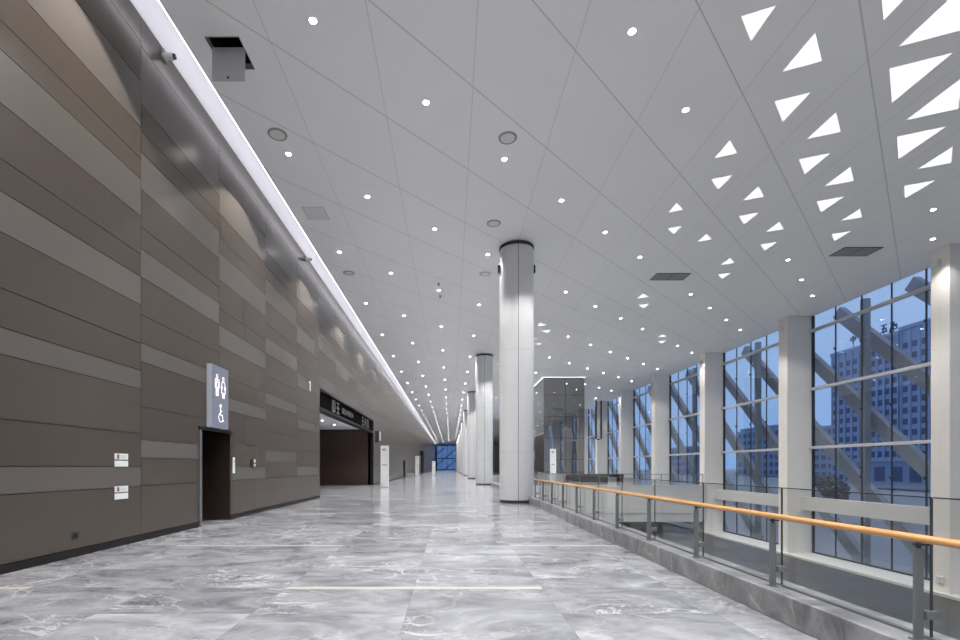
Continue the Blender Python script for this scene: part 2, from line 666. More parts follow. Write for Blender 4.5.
# lower level
struct(MB().box(13.2, XG + .1, YN - 3, 60, ZL - .3, ZL).build('floor_lower', M['granite']))
struct(MB().box(-3, 13.2, YN - 3, 60, ZL - .3, ZL).build('floor_lower_bounce', M['bounce_stone']))  # unseen part of the floor, made paler to bounce light up to the ceiling
m = MB().box(18.85, XG + .05, YN, 60, ZL, ZL + .12, bev=.01)
struct(m.build('trim_5', M['ledge']))
struct(MB().box(-3.2, -3, YN, 60, ZL, -.4).build('wall_lower', M['granite']))
# landing edge across the far end of the void, pale facing with a thin reveal
m = MB()
m.box(3.47, XP + .15, VOID_Y - .12, VOID_Y, -2.1, .0)
m.box(3.47, XP + .15, VOID_Y - .06, VOID_Y, -2.75, -2.13)
struct(m.build('trim_6', M['fascia']))
struct(MB().box(-3, XG, 47, 47.2, ZL, -.4).build('wall_lower_far', M['granite']))

# pillars along the glass
PW = .72
PST = 8.83
PY = [18.66 + PST * k for k in range(-2, 10)]
pm = MB().box(0, XG - XP, -PW / 2, PW / 2, 0, ZC - ZL).mesh('wall_pillar', M['pillar'])
for i, yy in enumerate(PY):
    o = link('wall_pillar', pm, None, (XP, yy, ZL))
    n = i - 2
    if n < 0:
        tag(o, 'pale stone pillar of the window wall beyond the picture edge', 'pillar', 'pale pillars of the window wall', 'structure')
    else:
        tag(o, ('pale stone pillar with a tall glass bay on one side only, largest of the window wall' if n == 0 else
                f'{ORD[n]} pale stone pillar along the window wall, counting from the largest'), 'pillar', 'pale pillars of the window wall', 'structure')

# glazed bays
TRANS = [EYE + 7.67, EYE + 4.37, EYE + 1.07, EYE - 2.23]
for i in range(len(PY) - 1):
    ya, yb = PY[i] + PW / 2, PY[i + 1] - PW / 2
    w = MB().box(XG - .02, XG + .12, ya, ya + .06, ZL + .1, ZC)
    w.box(XG - .02, XG + .12, yb - .06, yb, ZL + .1, ZC)
    w.box(XG - .02, XG + .12, ya, yb, ZL + .1, ZL + .2)
    fo = struct(w.build(f'window_{i + 1}', M['mullion']))
    MB().box(XG + .06, XG + .075, ya + .06, yb - .06, ZL + .2, ZC).build('pane', M['glass'], fo)
    for q in range(1, 5):
        yy = ya + (yb - ya) * q / 5
        mm = MB().box(XG + .02, XG + .06, yy - .03, yy + .03, ZL + .2, ZC)
        for zt in (EYE + 6.3, EYE + 2.9, EYE - .5):
            mm.cyl((XG + .0, yy, zt), .07, .05, 12, 'X')
        mm.build('mullion', M['mullion'], fo)
    for z in TRANS:
        MB().box(XG - .16, XG + .03, ya, yb, z - .075, z + .075, bev=.01).build('transom', M['alum'], fo)
    struct(MB().box(19.85, 20.15, ya, yb, EYE - 2.43, EYE - 1.70).build(f'trim_{7 + i}', M['fascia']))
# rest of the window side and the two ends
struct(MB().box(XG, XG + .3, PY[-1] + .3, YF, -.4, ZC).build('wall_right', M['pillar']))
struct(MB().box(-6.2, XG + .1, YN - .3, YN, ZL, ZC + .4).build('wall_near_closure', M['pillar']))  # unseen wall added behind the camera to keep sky light out of the hall
struct(MB().box(3.4, XG + .3, YF, YF + .2, 0, ZC + .4).build('wall_far', M['pillar']))
fo = struct(MB().box(WL, WL + .5, YF, YF + .2, 0, ZC + .4).box(WL + .5, 3.4, YF, YF + .2, ZC - .5, ZC + .4).build('window_20', M['mullion']))
MB().box(WL + .5, 3.4, YF + .08, YF + .1, 0, ZC - .5).build('pane', M['end_glass'], fo)
for xx in (-3.4, -1.4, .6, 2.2):
    MB().box(xx - .06, xx + .06, YF, YF + .07, 0, ZC - .5).build('mullion', M['mullion'], fo)
for zz in (.25, 4.6):
    MB().box(WL + .5, 3.4, YF - .04, YF + .0, zz - .15, zz + .15).build('transom', M['mullion'], fo)
for q in range(4):
    o = MB().bar((-7, YF + 1.5, -3.5 + q * 4.2), (5, YF + 1.5, 6.5 + q * 4.2), .34, 1.3, (0, 1, 0)).build('end_brace', M['brace'])
    tag(o, f'slanting steel brace behind the blue end window, {ORD[q]} from the ground', 'steel brace', None, 'thing')

# ------------------------------------------------------------------ round columns
CXC, CY0 = 2.565, 18.66
colnames = ['white round column at the far end of the wooden handrail, largest of the row']
for n in range(1, 10):
    colnames.append(f'{ORD[n]} white round column in the row starting at the wooden handrail')
cs = MB().lathe([(.655, .12), (.66, .13), (.66, 9.80), (.655, 9.81)], seg=64).mesh('shaft', M['column'], True)
cp = MB().lathe([(.645, 0), (.645, .118)], seg=64).mesh('plinth', M['dark_metal'], True)
ct = MB().lathe([(.655, 9.82), (.675, 9.83), (.675, ZC - .03), (.655, ZC - .025)], seg=64).mesh('shadow_gap_ring', M['dark_metal'], True)  # dark ring stands in for the shadow gap under the ceiling
for n in range(10):
    e = empty('round_column', (CXC, CY0 + 18.05 * n, 0), colnames[n], 'column', 'white round columns along the hall', 'thing')
    link('shaft', cs, e)
    link('plinth', cp, e)
    link('shadow_gap_ring', ct, e)
    if n == 0:
        b = MB().box(.655, .73, -.08, .08, 8.95, 9.25, bev=.02).build('wall_speaker', M['dark_metal'], e)
        tag(b, 'small dark speaker near the top')
        b = MB().box(-.73, -.655, -.08, .08, 8.95, 9.25, bev=.02).build('wall_speaker', M['dark_metal'], e)

# ------------------------------------------------------------------ balustrade along the void
bal = empty('balustrade', (3.15, 3.17, .25), 'glass balustrade with honey wood handrail and steel posts on the marble curb', 'balustrade')
PX, PSTEP = 3.10 - 3.15, 1.435
rail_y0, rail_y1 = -6.0, 18.05 - 3.17
# oval wooden rail
prof = [(.036 * math.cos(2 * PI * k / 20), .027 * math.sin(2 * PI * k / 20)) for k in range(20)]
m = MB()
m.prism([(PX + x, rail_y0, .675 + z) for x, z in prof], (0, 1, 0), rail_y1 - rail_y0)
m.build('handrail', M['wood'], bal, smooth=True)
post = MB().box(-.03, .03, -.009, .009, 0, .61, bev=.003).box(-.035, .035, -.035, .035, 0, .008).mesh('post', M['steel'])
brk = MB().box(-.02, .05, -.025, .025, .628, .640).box(-.012, .012, -.008, .008, .60, .652).mesh('bracket', M['dark_metal'])
clm = MB().box(.03, .115, -.028, .028, .14, .195, bev=.004).mesh('glass_clamp', M['steel'])
gp = MB().box(.088, .100, .012, PSTEP, .015, .94).mesh('glass_panel', M['rail_glass'])
ge = MB().box(.0875, .1005, .002, .012, .015, .94).box(.0875, .1005, .009, PSTEP - .009, .94, .948).mesh('glass_edge', M['glass_edge'])
for n in range(-4, 11):
    yy = n * PSTEP
    p = link('post', post, bal, (PX, yy, 0))
    link('bracket', brk, p)
    link('glass_clamp', clm, p)
    if n < 10:
        q = link('glass_panel', gp, bal, (PX, yy, 0))
        link('glass_edge', ge, q)
MB().box(.075, .115, rail_y0, rail_y1, 0, .016).build('base_channel', M['steel'], bal, (PX, 0, 0))

# glass railing on the far landing
fr = empty('glass_railing', (3.5, VOID_Y + .15, 0), 'low glass railing on the edge of the landing across the void', 'railing')
m = MB().box(0, 15.6, -.025, .025, .80, .84)
m.build('top_rail', M['steel'], fr)
for n in range(11):
    MB().box(n * 1.55, n * 1.55 + .04, -.02, .02, 0, .80).build('post', M['steel'], fr)
for n in range(10):
    MB().box(n * 1.55 + .05, n * 1.55 + 1.54, -.006, .006, .04, .78).build('glass_panel', M['rail_glass'], fr)

# ------------------------------------------------------------------ landing: mirror core, stone block, planters, totem
core = empty('lift_core', (8.83, 45.4, 0), 'mirror-clad box rising to the ceiling on the far landing', 'lift core', None, 'thing')
MB().box(0, 3.87, 0, 14, 0, ZC - .22).build('cladding', M['mirror'], core)
MB().box(.1, 3.77, .1, 13.9, ZC - .22, ZC - .03).build('head', M['black'], core)
MB().box(-.10, -.02, -.05, 14, ZC - .13, ZC - .06).box(-.1, 3.95, -.12, -.05, ZC - .13, ZC - .06).build('slot_light', M['slot'], core)

so = MB().box(6.3, 9.6, 41.0, 42.2, 0, .62, bev=.02).build('stone_plinth', M['curb'])
tag(so, 'grey stone plinth at the foot of the mirror-clad box', 'plinth')
so = MB().box(10.2, 14.6, 43.2, 44.2, 0, .62, bev=.02).build('stone_parapet', M['granite'])
tag(so, 'dark stone parapet beside the glass railing on the far landing', 'parapet')
for n in range(3):
    x0 = 12.0 + n * 1.45
    so = MB().box(x0, x0 + 1.2, 44.6, 45.2, 0, .30).box(x0 - .05, x0 + 1.25, 44.55, 45.25, .30, .72, bev=.06).build('black_bench', M['black'])
    tag(so, f'black upholstered bench on the landing, {ORD[n]} from the mirror-clad box', 'bench', 'black benches on the landing')


def totem(loc, w, h, label):
    e = empty('information_totem', loc, label, 'totem', 'white information totems')
    MB().box(-w / 2, w / 2, -.09, .09, .04, h, bev=.01).build('body', M['totem'], e)
    MB().box(-w / 2 - .02, w / 2 + .02, -.11, .11, 0, .04).build('base', M['grey'], e)
    MB().box(-w * .28, w * .12, -.096, -.09, h * .88, h * .93).build('logo', M['grey'], e)
    MB().box(-w * .30, w * .28, -.096, -.09, h * .53, h * .555).build('text_line', M['grey'], e)
    return e


totem((-4.42, 32.0, 0), .54, 2.8, 'tall white information totem beside the dark lobby opening')
totem((-4.85, 69.0, 0), .54, 2.9, 'distant white totem just before the far dark opening in the brown wall')
totem((-2.86, 80.0, 0), .54, 2.3, 'small distant white totem standing out from the wall before the blue end window')
totem((8.66, 40.5, 0), .50, 2.9, 'white information totem standing before the mirror-clad box')

# black pipe loop on a far pillar
m = MB()
m.tube([(19.5, 62.0, ZC), (19.5, 62.0, EYE + 3.6), (19.15, 62.0, EYE + 3.5), (18.85, 62.0, EYE + 3.6), (18.85, 62.0, ZC)], .09)
tag(m.build('hanging_pipe', M['black']), 'black pipe loop hanging from the ceiling in front of a far pillar', 'pipe')

# small boxes on the pillars
sp = MB().box(-.13, 0, -.15, .15, -.15, .15, bev=.02)
spm = sp.mesh('pillar_speaker', M['trimring'])
for n in range(5):
    o = link('pillar_speaker', spm, None, (XP, 18.66 + PST * n + .1, EYE + 7.95))
    tag(o, 'small white square speaker high on the ' + ('largest' if n == 0 else ORD[n]) + ' pale pillar of the window wall', 'speaker', 'speakers on the pillars')
o = MB().box(-.10, 0, -.12, .12, -.13, .13, bev=.02).build('emergency_lamp', M['trimring'], None, (XP, 18.62, EYE - 4.4))
tag(o, 'small white lamp box low on the largest pale pillar', 'emergency lamp')

# ------------------------------------------------------------------ ceiling fittings
def visible(x, y, z=ZC):
    if y < .5: return False
    px = 450 + x * F / y
    py = 466 - (z - EYE) * F / y
    return -4 < px < 964 and -4 < py < 644


TRI = []  # (cx, cy, size)
for s_, cx in ((.98, 5.65), (.95, 7.72), (.94, 9.8), (.88, 11.9), (.66, 14.0)): TRI.append((cx - .06, cx, s_))
for s_, cx in ((.46, 3.55), (.51, 5.55), (.64, 7.70), (.65, 9.82), (.65, 11.92), (.52, 14.05)): TRI.append((cx, cx + 2.93, s_))
for s_, cx in ((.50, 7.78), (.53, 9.87), (.50, 11.95)): TRI.append((cx, cx + 5.85, s_))
for s_, cx in ((.40, 7.76), (.42, 9.83), (.46, 11.9)): TRI.append((cx, cx + 8.77, s_))
TRI += [(9.95, 24.7, .48), (14.15, 32.0, .48), (5.75, 29.5, .48), (5.8, 32.6, .45), (3.7, 39.2, .4)]

strips = {0: 'row nearest the tall windows', 1: '', 2: '', 3: ''}
ntri = 0
seen = 0
TL = []
for (cx, cy, s_) in TRI:
    bx = .3 + .345 * s_
    hl = .72 * s_
    for sg in (-1, 1):
        if sg == 1 and abs(cx - 9.83) < .01 and s_ == .42: continue
        p = [(-bx, -.75 - hl), (-bx, -.75 + hl), (-bx + s_, -.75 - hl + 1.02 * s_)]
        if sg == 1: p = [(-a, -b) for a, b in p]
        gx = cx + sum(a for a, b in p) / 3
        gy = cy + sum(b for a, b in p) / 3
        TL.append((gx, gy, [(cx + a - gx, cy + b - gy) for a, b in p], s_, sg, cx, cy))
TL.sort(key=lambda t: t[1])
for (gx, gy, p, s_, sg, cx, cy) in TL:
    if cy - cx < 1: row = 'outermost slanting row'
    elif cy - cx < 4: row = 'second slanting row'
    elif cy - cx < 7: row = 'third slanting row'
    elif cy - cx < 10: row = 'fourth slanting row'
    else: row = 'scattered pairs further down the hall'
    row_items = [t for t in TL if ('outermost slanting row' if t[6] - t[5] < 1 else 'second slanting row' if t[6] - t[5] < 4 else 'third slanting row' if t[6] - t[5] < 7 else
                 'fourth slanting row' if t[6] - t[5] < 10 else 'scattered pairs further down the hall') == row and visible(t[0], t[1])]
    e = empty('triangle_light', (gx, gy, ZC), None, 'ceiling light', 'lit triangles in the ceiling')
    if visible(gx, gy):
        idx = [t[:2] for t in row_items].index((gx, gy))
        e['label'] = f'lit white triangle flush in the ceiling, {ORD[idx]} of the {row}'
    else:
        e['label'] = 'lit white triangle in the ceiling just beyond the top edge of view'
    r = p
    MB().prism([(a, b, -.004) for a, b in r], (0, 0, 1), .003).build('diffuser', M['tri'], e)
    big = [(a * 1.035, b * 1.035, -.0015) for a, b in r]
    MB().prism(big, (0, 0, 1), .0014).build('frame', M['trimring'], e)

# downlights
lamp = bpy.data.lights.new('downlight_beam', 'SPOT')
lamp.energy = SPOT_W
lamp.color = (1.0, .975, .94)
lamp.spot_size = SPOT_ANGLE
lamp.spot_blend = .35
lamp.shadow_soft_size = .07
lamp_wall = lamp.copy()
lamp_wall.energy = SPOT_W * 1.45
lamp_wall.spot_size = math.radians(101)
lamp_wall.spot_blend = .12
lamp_wall.color = (1.0, .94, .86)
lamp_pillar = lamp.copy()
lamp_pillar.energy = SPOT_W * .55
ringm = MB().lathe([(.066, -.004), (.082, -.012), (.09, -.006), (.09, 0), (.066, 0)], seg=28)
ringm = ringm.mesh('trim_ring', M['trimring'], True)
lensm = MB().cyl((0, 0, -.008), .060, .006, 24).mesh('lens', M['lens'])
farm = MB().cyl((0, 0, -.006), .068, .012, 12).mesh('downlight', M['lens_far'])
ROWX = [-4.44, -2.64, -.58, 1.49, 3.56, 5.63, 7.72, 9.8, 11.9, 13.95, 16.05, 18.1]
LC, LS = 11.8, 5.975
blocked = [(cx, cy) for cx, cy, s_ in TRI]
counts = {}
for ri, rx in enumerate(ROWX):
    far = {0: 170, 1: 170, 2: 170, 3: 150}.get(ri, 78)
    base = (-4.70 if ri == 0 else rx) + LC
    kk = -6
    while True:
        yy = base + kk * LS
        kk += 1
        if yy > far: break
        if yy < -6: continue
        if any(abs(rx - a) < .7 and abs(yy - b) < 1.6 for a, b in blocked): continue
        if 8.3 < rx < 13.2 and yy > 44.5 and yy < 60: continue
        if any(abs(rx - a) < .95 and abs(yy - b) < .6 for a, b in ((9.86, 21.5), (16.1, 19.0))): continue
        vis = visible(rx, yy)
        rown = 'row beside the brown wall' if ri == 0 else f'{ORD[ri]} row out from the brown wall'
        if vis:
            c = counts[ri] = counts.get(ri, -1) + 1
            lab = f'recessed round downlight, {ORD[c]} along the ceiling {rown}'
        else:
            lab = 'recessed round downlight overhead, above the upper edge of view'
        if yy < 45:
            e = empty('downlight', (rx, yy, ZC), lab, 'downlight', 'recessed ceiling downlights')
            link('trim_ring', ringm, e)
            link('lens', lensm, e)
        else:
            e = link('downlight', farm, None, (rx, yy, ZC))
            tag(e, lab, 'downlight', 'recessed ceiling downlights')
        lo = bpy.data.objects.new('beam', lamp_wall if ri == 0 else lamp_pillar if ri == len(ROWX) - 1 else lamp)
        COL.objects.link(lo)
        lo.parent = e
        lo.location = (0, 0, -.03)

# lobby downlights
n = 0
for yy in (23, 26, 29, 32):
    for xx in (-9.3, -7.8, -6.7):
        e = link('downlight', farm, None, (xx, yy, 4.2))
        tag(e, f'small downlight in the low ceiling of the dark lobby, {ORD[n]} one in', 'downlight', 'lobby downlights')
        n += 1
ll = bpy.data.lights.new('lobby_beam', 'SPOT')
ll.energy = 70; ll.spot_size = math.radians(120); ll.shadow_soft_size = .06
for e in [o for o in COL.objects if o.get('group') == 'lobby downlights']:
    lo = bpy.data.objects.new('beam', ll); COL.objects.link(lo); lo.parent = e; lo.location = (0, 0, -.03)

# round speakers, grilles, access panels, sprinklers
spk = MB().lathe([(.17, -.012), (.20, -.022), (.235, -.018), (.245, 0), (.17, 0)], seg=36).mesh('bezel', M['grey'], True)
spg = MB().cyl((0, 0, -.012), .185, .012, 36).mesh('grille', M['trimring'])
SPK = [((-4.46, 12.3), 'round ceiling speaker beside the first downlight next to the brown wall'),
       ((1.48, 12.43), 'round ceiling speaker in the open ceiling before the largest column'),
       ((1.51, 16.8), 'round ceiling speaker just beside the top of the largest column'),
       ((1.51, 21.2), 'round ceiling speaker seen behind the top edge of the largest column'),
       ((-4.5, 21.1), 'round ceiling speaker near the light cove, past the access panel')]
for (x, yy), lab in SPK:
    e = empty('ceiling_speaker', (x, yy, ZC), lab, 'ceiling speaker', 'round ceiling speakers')
    link('bezel', spk, e)
    link('grille', spg, e)
for (x, yy), lab in (((-.57, 22.3), 'tiny dark sprinkler head before a downlight in the ceiling middle'), ((-.53, 23.9), 'tiny dark sprinkler head behind a downlight in the ceiling middle')):
    o = MB().lathe([(.06, 0), (.06, -.02), (.03, -.03), (.03, -.09), (.055, -.10), (.055, -.11)], seg=16).build('sprinkler', M['grey'], None, (x, yy, ZC))
    tag(o, lab, 'sprinkler')
for (x, yy, lab) in ((9.86, 21.5, 'dark grey air grille in the ceiling before the mirror-clad box'), (16.1, 19.0, 'dark grey air grille in the ceiling near the largest pale pillar')):
    e = empty('air_grille', (x, yy, ZC), lab, 'air grille', 'ceiling air grilles')
    m = MB().box(-.76, .76, -.39, -.36, -.02, 0).box(-.76, .76, .36, .39, -.02, 0).box(-.76, -.73, -.36, .36, -.02, 0).box(.73, .76, -.36, .36, -.02, 0)
    m.box(-.03, .03, -.36, .36, -.016, 0)
    m.build('frame', M['vent'], e)
    m = MB()
    for q in range(17):
        m.bar((-.73, -.34 + q * .0425, -.010), (.73, -.34 + q * .0425, -.010), .028, .004, (0, .5, 1))
    m.build('slats', M['grey'], e)
    MB().box(-.73, .73, -.36, .36, -.003, -.001).build('backing', M['black'], e)
for (yy, lab) in ((16.15, 'pale square access panel in the ceiling beside the light cove'), (57.0, 'distant grey access panel in the ceiling beside the light cove')):
    e = empty('access_panel', (-4.56, yy, ZC), lab, 'access panel')
    MB().box(-.36, .36, -.41, .41, -.004, -.0005).build('frame', M['grey'], e)
    MB().box(-.345, .345, -.395, .395, -.008, -.004).build('panel', plain('access_panel_paint', (.74, .745, .75), .5), e)
# hanging hatch door
e = empty('ceiling_hatch', (-4.55, 9.78, ZC), 'open ceiling hatch with its grey door hanging down by the light cove', 'hatch')
MB().box(-.33, .34, -.012, .012, -.66, .02).build('hatch_door', M['hatch'], e)
MB().cyl((0, -.016, -.60), .025, .012, 14, 'Y').build('latch', M['dark_metal'], e)
m = MB()
for a in (HX0, HX1 - .012):
    m.box(a + 4.55, a + 4.562, HY0 - 9.78, HY1 - 9.78, -.01, .11)
m.box(HX0 + 4.55, HX1 + 4.55, HY0 - 9.78, HY0 - 9.768, -.01, .11).box(HX0 + 4.55, HX1 + 4.55, HY1 - 9.792, HY1 - 9.78, -.01, .11)
m.build('frame', M['grey'], e)

# ------------------------------------------------------------------ things on the brown wall
X = WL


def quad_yz(m, y0, y1, z0, z1, t0, t1):
    return m.box(X + t0, X + t1, y0, y1, z0, z1)


# restroom lightbox
sg = empty('restroom_sign', (X, 11.84, 2.345), 'blue-grey lit restroom sign with pink-white figures above the dark doorway', 'sign')
SH, SW = 1.52, .84
MB().box(0, .13, -SW / 2, SW / 2, 0, SH, bev=.01).build('lightbox', M['sign_side'], sg)
MB().box(.131, .136, -SW / 2 + .004, SW / 2 - .004, .004, SH - .004).build('face', M['sign_grey'], sg)
TX = .136


def pol(m, pts, y0, z0):
    m.prism([(TX, y0 + a, z0 + b) for a, b in pts], (1, 0, 0), .006)


def ring(m, y0, z0, r, r2, a0=0, a1=2 * PI, seg=20):
    for k in range(seg):
        a, b = a0 + (a1 - a0) * k / seg, a0 + (a1 - a0) * (k + 1) / seg
        pol(m, [(r * math.cos(a), r * math.sin(a)), (r * math.cos(b), r * math.sin(b)), (r2 * math.cos(b), r2 * math.sin(b)), (r2 * math.cos(a), r2 * math.sin(a))], y0, z0)


def stroke(m, pts, y0, z0, w=.016):
    for (a, b), (c, d) in zip(pts, pts[1:]):
        L = math.hypot(c - a, d - b)
        nx, ny = -(d - b) / L * w / 2, (c - a) / L * w / 2
        pol(m, [(a + nx, b + ny), (a - nx, b - ny), (c - nx, d - ny), (c + nx, d + ny)], y0, z0)


m = MB()   # man
y0, z0 = -.42 + .29 * SW, SH - .73
ring(m, y0, z0 + .475, .05, .034)
stroke(m, [(-.085, .40), (-.10, .36), (-.10, .19), (-.065, .19), (-.06, .34)], y0, z0)
stroke(m, [(.085, .40), (.10, .36), (.10, .19), (.065, .19), (.06, .34)], y0, z0)
stroke(m, [(-.085, .40), (.085, .40)], y0, z0)
stroke(m, [(-.055, .34), (-.055, 0), (-.012, 0), (-.012, .19), (.012, .19), (.012, 0), (.055, 0), (.055, .34)], y0, z0)
pol(m, [(-.02, .40), (.02, .40), (0, .30)], y0, z0)
m.build('man_pictogram', M['picto'], sg)
m = MB()   # woman
y0, z0 = -.42 + .67 * SW, SH - .75
ring(m, y0, z0 + .475, .05, .034)
stroke(m, [(-.06, .40), (.06, .40), (.115, .22), (.08, .20), (.055, .29), (.105, .12), (-.105, .12), (-.055, .29), (-.08, .20), (-.115, .22), (-.06, .40)], y0, z0)
stroke(m, [(-.05, .12), (-.05, 0), (-.012, 0), (-.012, .12)], y0, z0)
stroke(m, [(.05, .12), (.05, 0), (.012, 0), (.012, .12)], y0, z0)
m.build('woman_pictogram', M['picto'], sg)
m = MB()   # wheelchair
y0, z0 = -.42 + .52 * SW, SH - 1.36
ring(m, y0 - .02, z0 + .395, .042, .014)
stroke(m, [(-.02, .34), (-.02, .17), (.07, .17), (.115, .03), (.145, .045)], y0, z0, .022)
stroke(m, [(-.02, .27), (.06, .27)], y0, z0, .024)
ring(m, y0 - .0, z0 + .11, 0.118, .100, PI * .62, PI * 1.88)
m.build('wheelchair_pictogram', M['picto'], sg)


def plaque(yc, zc, label):
    e = empty('hydrant_plaque', (X, yc, zc), label, 'plaque', 'white two-line plaques')
    MB().box(0, .008, -.17, .17, .01, .115).build('upper_plate', M['plate'], e)
    MB().box(0, .008, -.17, .17, -.115, -.01).build('lower_plate', M['plate'], e)
    m = MB().box(.008, .010, -.12, -.06, .025, .10)
    m.build('red_mark', M['red'], e)
    m = MB()
    for q in range(3):
        y_ = -.03 + q * .055
        m.box(.008, .0095, y_, y_ + .042, .072, .080).box(.008, .0095, y_, y_ + .042, .040, .048).box(.008, .0095, y_ + .017, y_ + .025, .035, .088)
    m.build('print', M['grey_print'], e)


plaque(8.47, EYE + .115, 'upper of two white red-marked plaques on the brown wall, at eye level')
plaque(8.47, EYE - .46, 'lower of two white red-marked plaques on the brown wall')
e = empty('floor_outlet', (X, 7.43, .33), 'small dark socket plate low on the brown wall', 'socket')
MB().box(0, .010, -.06, .06, -.06, .06, bev=.003).build('plate', M['dark_metal'], e)
MB().box(.010, .013, -.03, .03, -.03, .03).build('socket_face', M['black'], e)
e = empty('call_panel', (X, 12.84, EYE + .03), 'narrow white panel on the brown wall right beside the restroom doorway', 'panel')
MB().box(0, .02, -.06, .06, -.21, .22, bev=.005).build('plate', M['plate'], e)
MB().box(.02, .024, -.02, .02, .08, .16).build('display', M['grey'], e)
e = empty('thermostat', (X, 14.06, EYE + .10), 'black control plate with two white buttons on the brown wall', 'control plate')
MB().box(0, .02, -.13, .06, -.11, .11, bev=.004).build('plate', M['black'], e)
for zz in (-.065, .065):
    MB().cyl((.015, .12, zz), .05, .03, 18, 'X').build('button', M['plate'], e)
# small white number sign
e = empty('number_sign', (X, 19.8, EYE + 3.34), 'small white sign reading 1 on the brown wall before the dark lobby', 'number sign')
m = MB().box(0, .02, -.03, .07, -.20, .20).box(0, .02, -.13, -.03, .09, .17)
m.build('numeral', M['plate'], e)


# wall cameras
def camera_unit(yc, label):
    e = empty('security_camera', (X, yc, EYE + 8.35), label, 'security camera', 'security cameras on the brown wall')
    MB().box(0, .05, -.08, .08, -.10, .10, bev=.01).build('bracket', M['grey'], e)
    MB().cyl((.12, -.02, -.03), .065, .20, 20, 'X').build('housing', M['plate'], e)
    MB().cyl((.235, -.02, -.03), .052, .03, 20, 'X').build('camera_lens', M['black'], e)


camera_unit(9.72, 'wall security camera under the light cove near the open hatch')
camera_unit(19.2, 'second wall security camera under the light cove, above the number sign')

# lobby sign board and its silver letters
lb = empty('lobby_sign', (X - .06, 28.7, 4.45), 'black sign board with silver letters over the dark lobby opening', 'sign board')
MB().box(-.14, -.02, -7.38, 7.3, -.36, .38).build('board', M['fascia_black'], lb)
m = MB()
LT = -.02


def lstroke(m, a, b, c, d, w=.07):
    L = math.hypot(c - a, d - b)
    nx, ny = -(d - b) / L * w / 2, (c - a) / L * w / 2
    m.prism([(LT, a + nx, b + ny), (LT, a - nx, b - ny), (LT, c - nx, d - ny), (LT, c + nx, d + ny)], (1, 0, 0), .03)


def glyph_box(m, y, s=1.0, kind=0):
    h = .26 * s
    if kind == 0:
        for q in ((-h, h, h, h), (-h, -h, h, -h), (-h, -h, -h, h), (h, -h, h, h), (0, -h, 0, h)): lstroke(m, y + q[0], q[1], y + q[2], q[3])
    elif kind == 1:
        for q in ((-h, h, h, h), (0, h, 0, -h), (-h, 0, h, 0), (-h, -h, h, -h)): lstroke(m, y + q[0], q[1], y + q[2], q[3])
    else:
        for q in ((-h, h * .7, h, h * .7), (-h * .8, -h, 0, h), (h * .8, -h, 0, h), (-h, -.1 * h, h, -.1 * h)): lstroke(m, y + q[0], q[1], y + q[2], q[3])


for j, (yy, kd) in enumerate(((-4.6, 0), (-3.7, 1))):
    mm = MB(); glyph_box(mm, yy, 1.0, kd); mm.build('letter', M['silver'], lb)
for j in range(6):
    mm = MB(); glyph_box(mm, -2.5 + j * .5, .45, j % 3); mm.build('letter', M['silver'], lb)
for j in range(3):
    mm = MB(); glyph_box(mm, 3.4 + j * .95, 1.0, (j + 1) % 3); mm.build('letter', M['silver'], lb)

bs = empty('blade_sign', (X, 37.6, EYE + 2.35), 'small dark blade sign with a white edge past the dark lobby', 'sign')
MB().box(0, .20, -.05, .05, -.45, .45, bev=.01).build('board', M['dark_metal'], bs)
MB().box(.20, .34, -.04, .04, -.30, .40, bev=.01).build('white_edge', M['plate'], bs)
o = MB().box(0, .55, -.06, .06, -.45, .45, bev=.01).build('hanging_sign', M['black'], None, (X, 92.3, EYE + 2.6))
tag(o, 'distant black blade sign on the wall by the far dark opening', 'sign')
o = MB().box(0, .9, 0, .5, 0, .55, bev=.02).build('litter_bin', M['grey'], None, (X + .08, 62.2, 0))
tag(o, 'small dark bin on the floor by the far door in the brown wall', 'bin')

# ------------------------------------------------------------------ outside the glass
struct(MB().box(XG + .15, 700, -300, 900, ZL - .6, ZL - .35).build('ground', M['concrete']))
bo = 22.0
n = 0
k = 0
kz = 24.5
for i in range(-4, 22):
    # axis: z - EYE = 6.6 + .93 (Y - 24.5) shifted by 4.5 in Y each
    ymid = 25.25 + PST / 2 * i - 7.1
    y0, z0 = ymid - (0 - (ZL - EYE)) / .93 , ZL
    yA = ymid + (ZL - EYE) / .93
    yB = ymid + (ZC - EYE + .4) / .93
    m = MB().bar((bo + .55, yA, ZL - .3), (bo + .55, yB, ZC + .4), .34, .66, (0, -.68, .73))
    o = m.build('diagonal_brace', M['brace'])
    lab = (f'{ORD[i]} slanting grey steel brace outside the glass, counting from the largest pillar' if i >= 0 else 'slanting grey steel brace outside the glass beyond the picture edge')
    tag(o, lab, 'steel brace', 'slanting steel braces outside the glass', 'thing')
epm = MB().box(-.15, .15, -.15, .15, 0, ZC - ZL + .6).mesh('steel_post', M['brace'])
for i in range(-2, 9):
    o = link('steel_post', epm, None, (bo - .1, 25.25 + PST * i, ZL - .3))
    tag(o, f'upright grey steel post outside the glass of the {ORD[i]} bay past the largest pillar' if i >= 0 else 'upright grey steel post outside the glass beyond the picture edge',
        'steel post', 'upright steel posts outside the glass', 'thing')

# towers across the street, facades towards the hall
TXW = 130.0


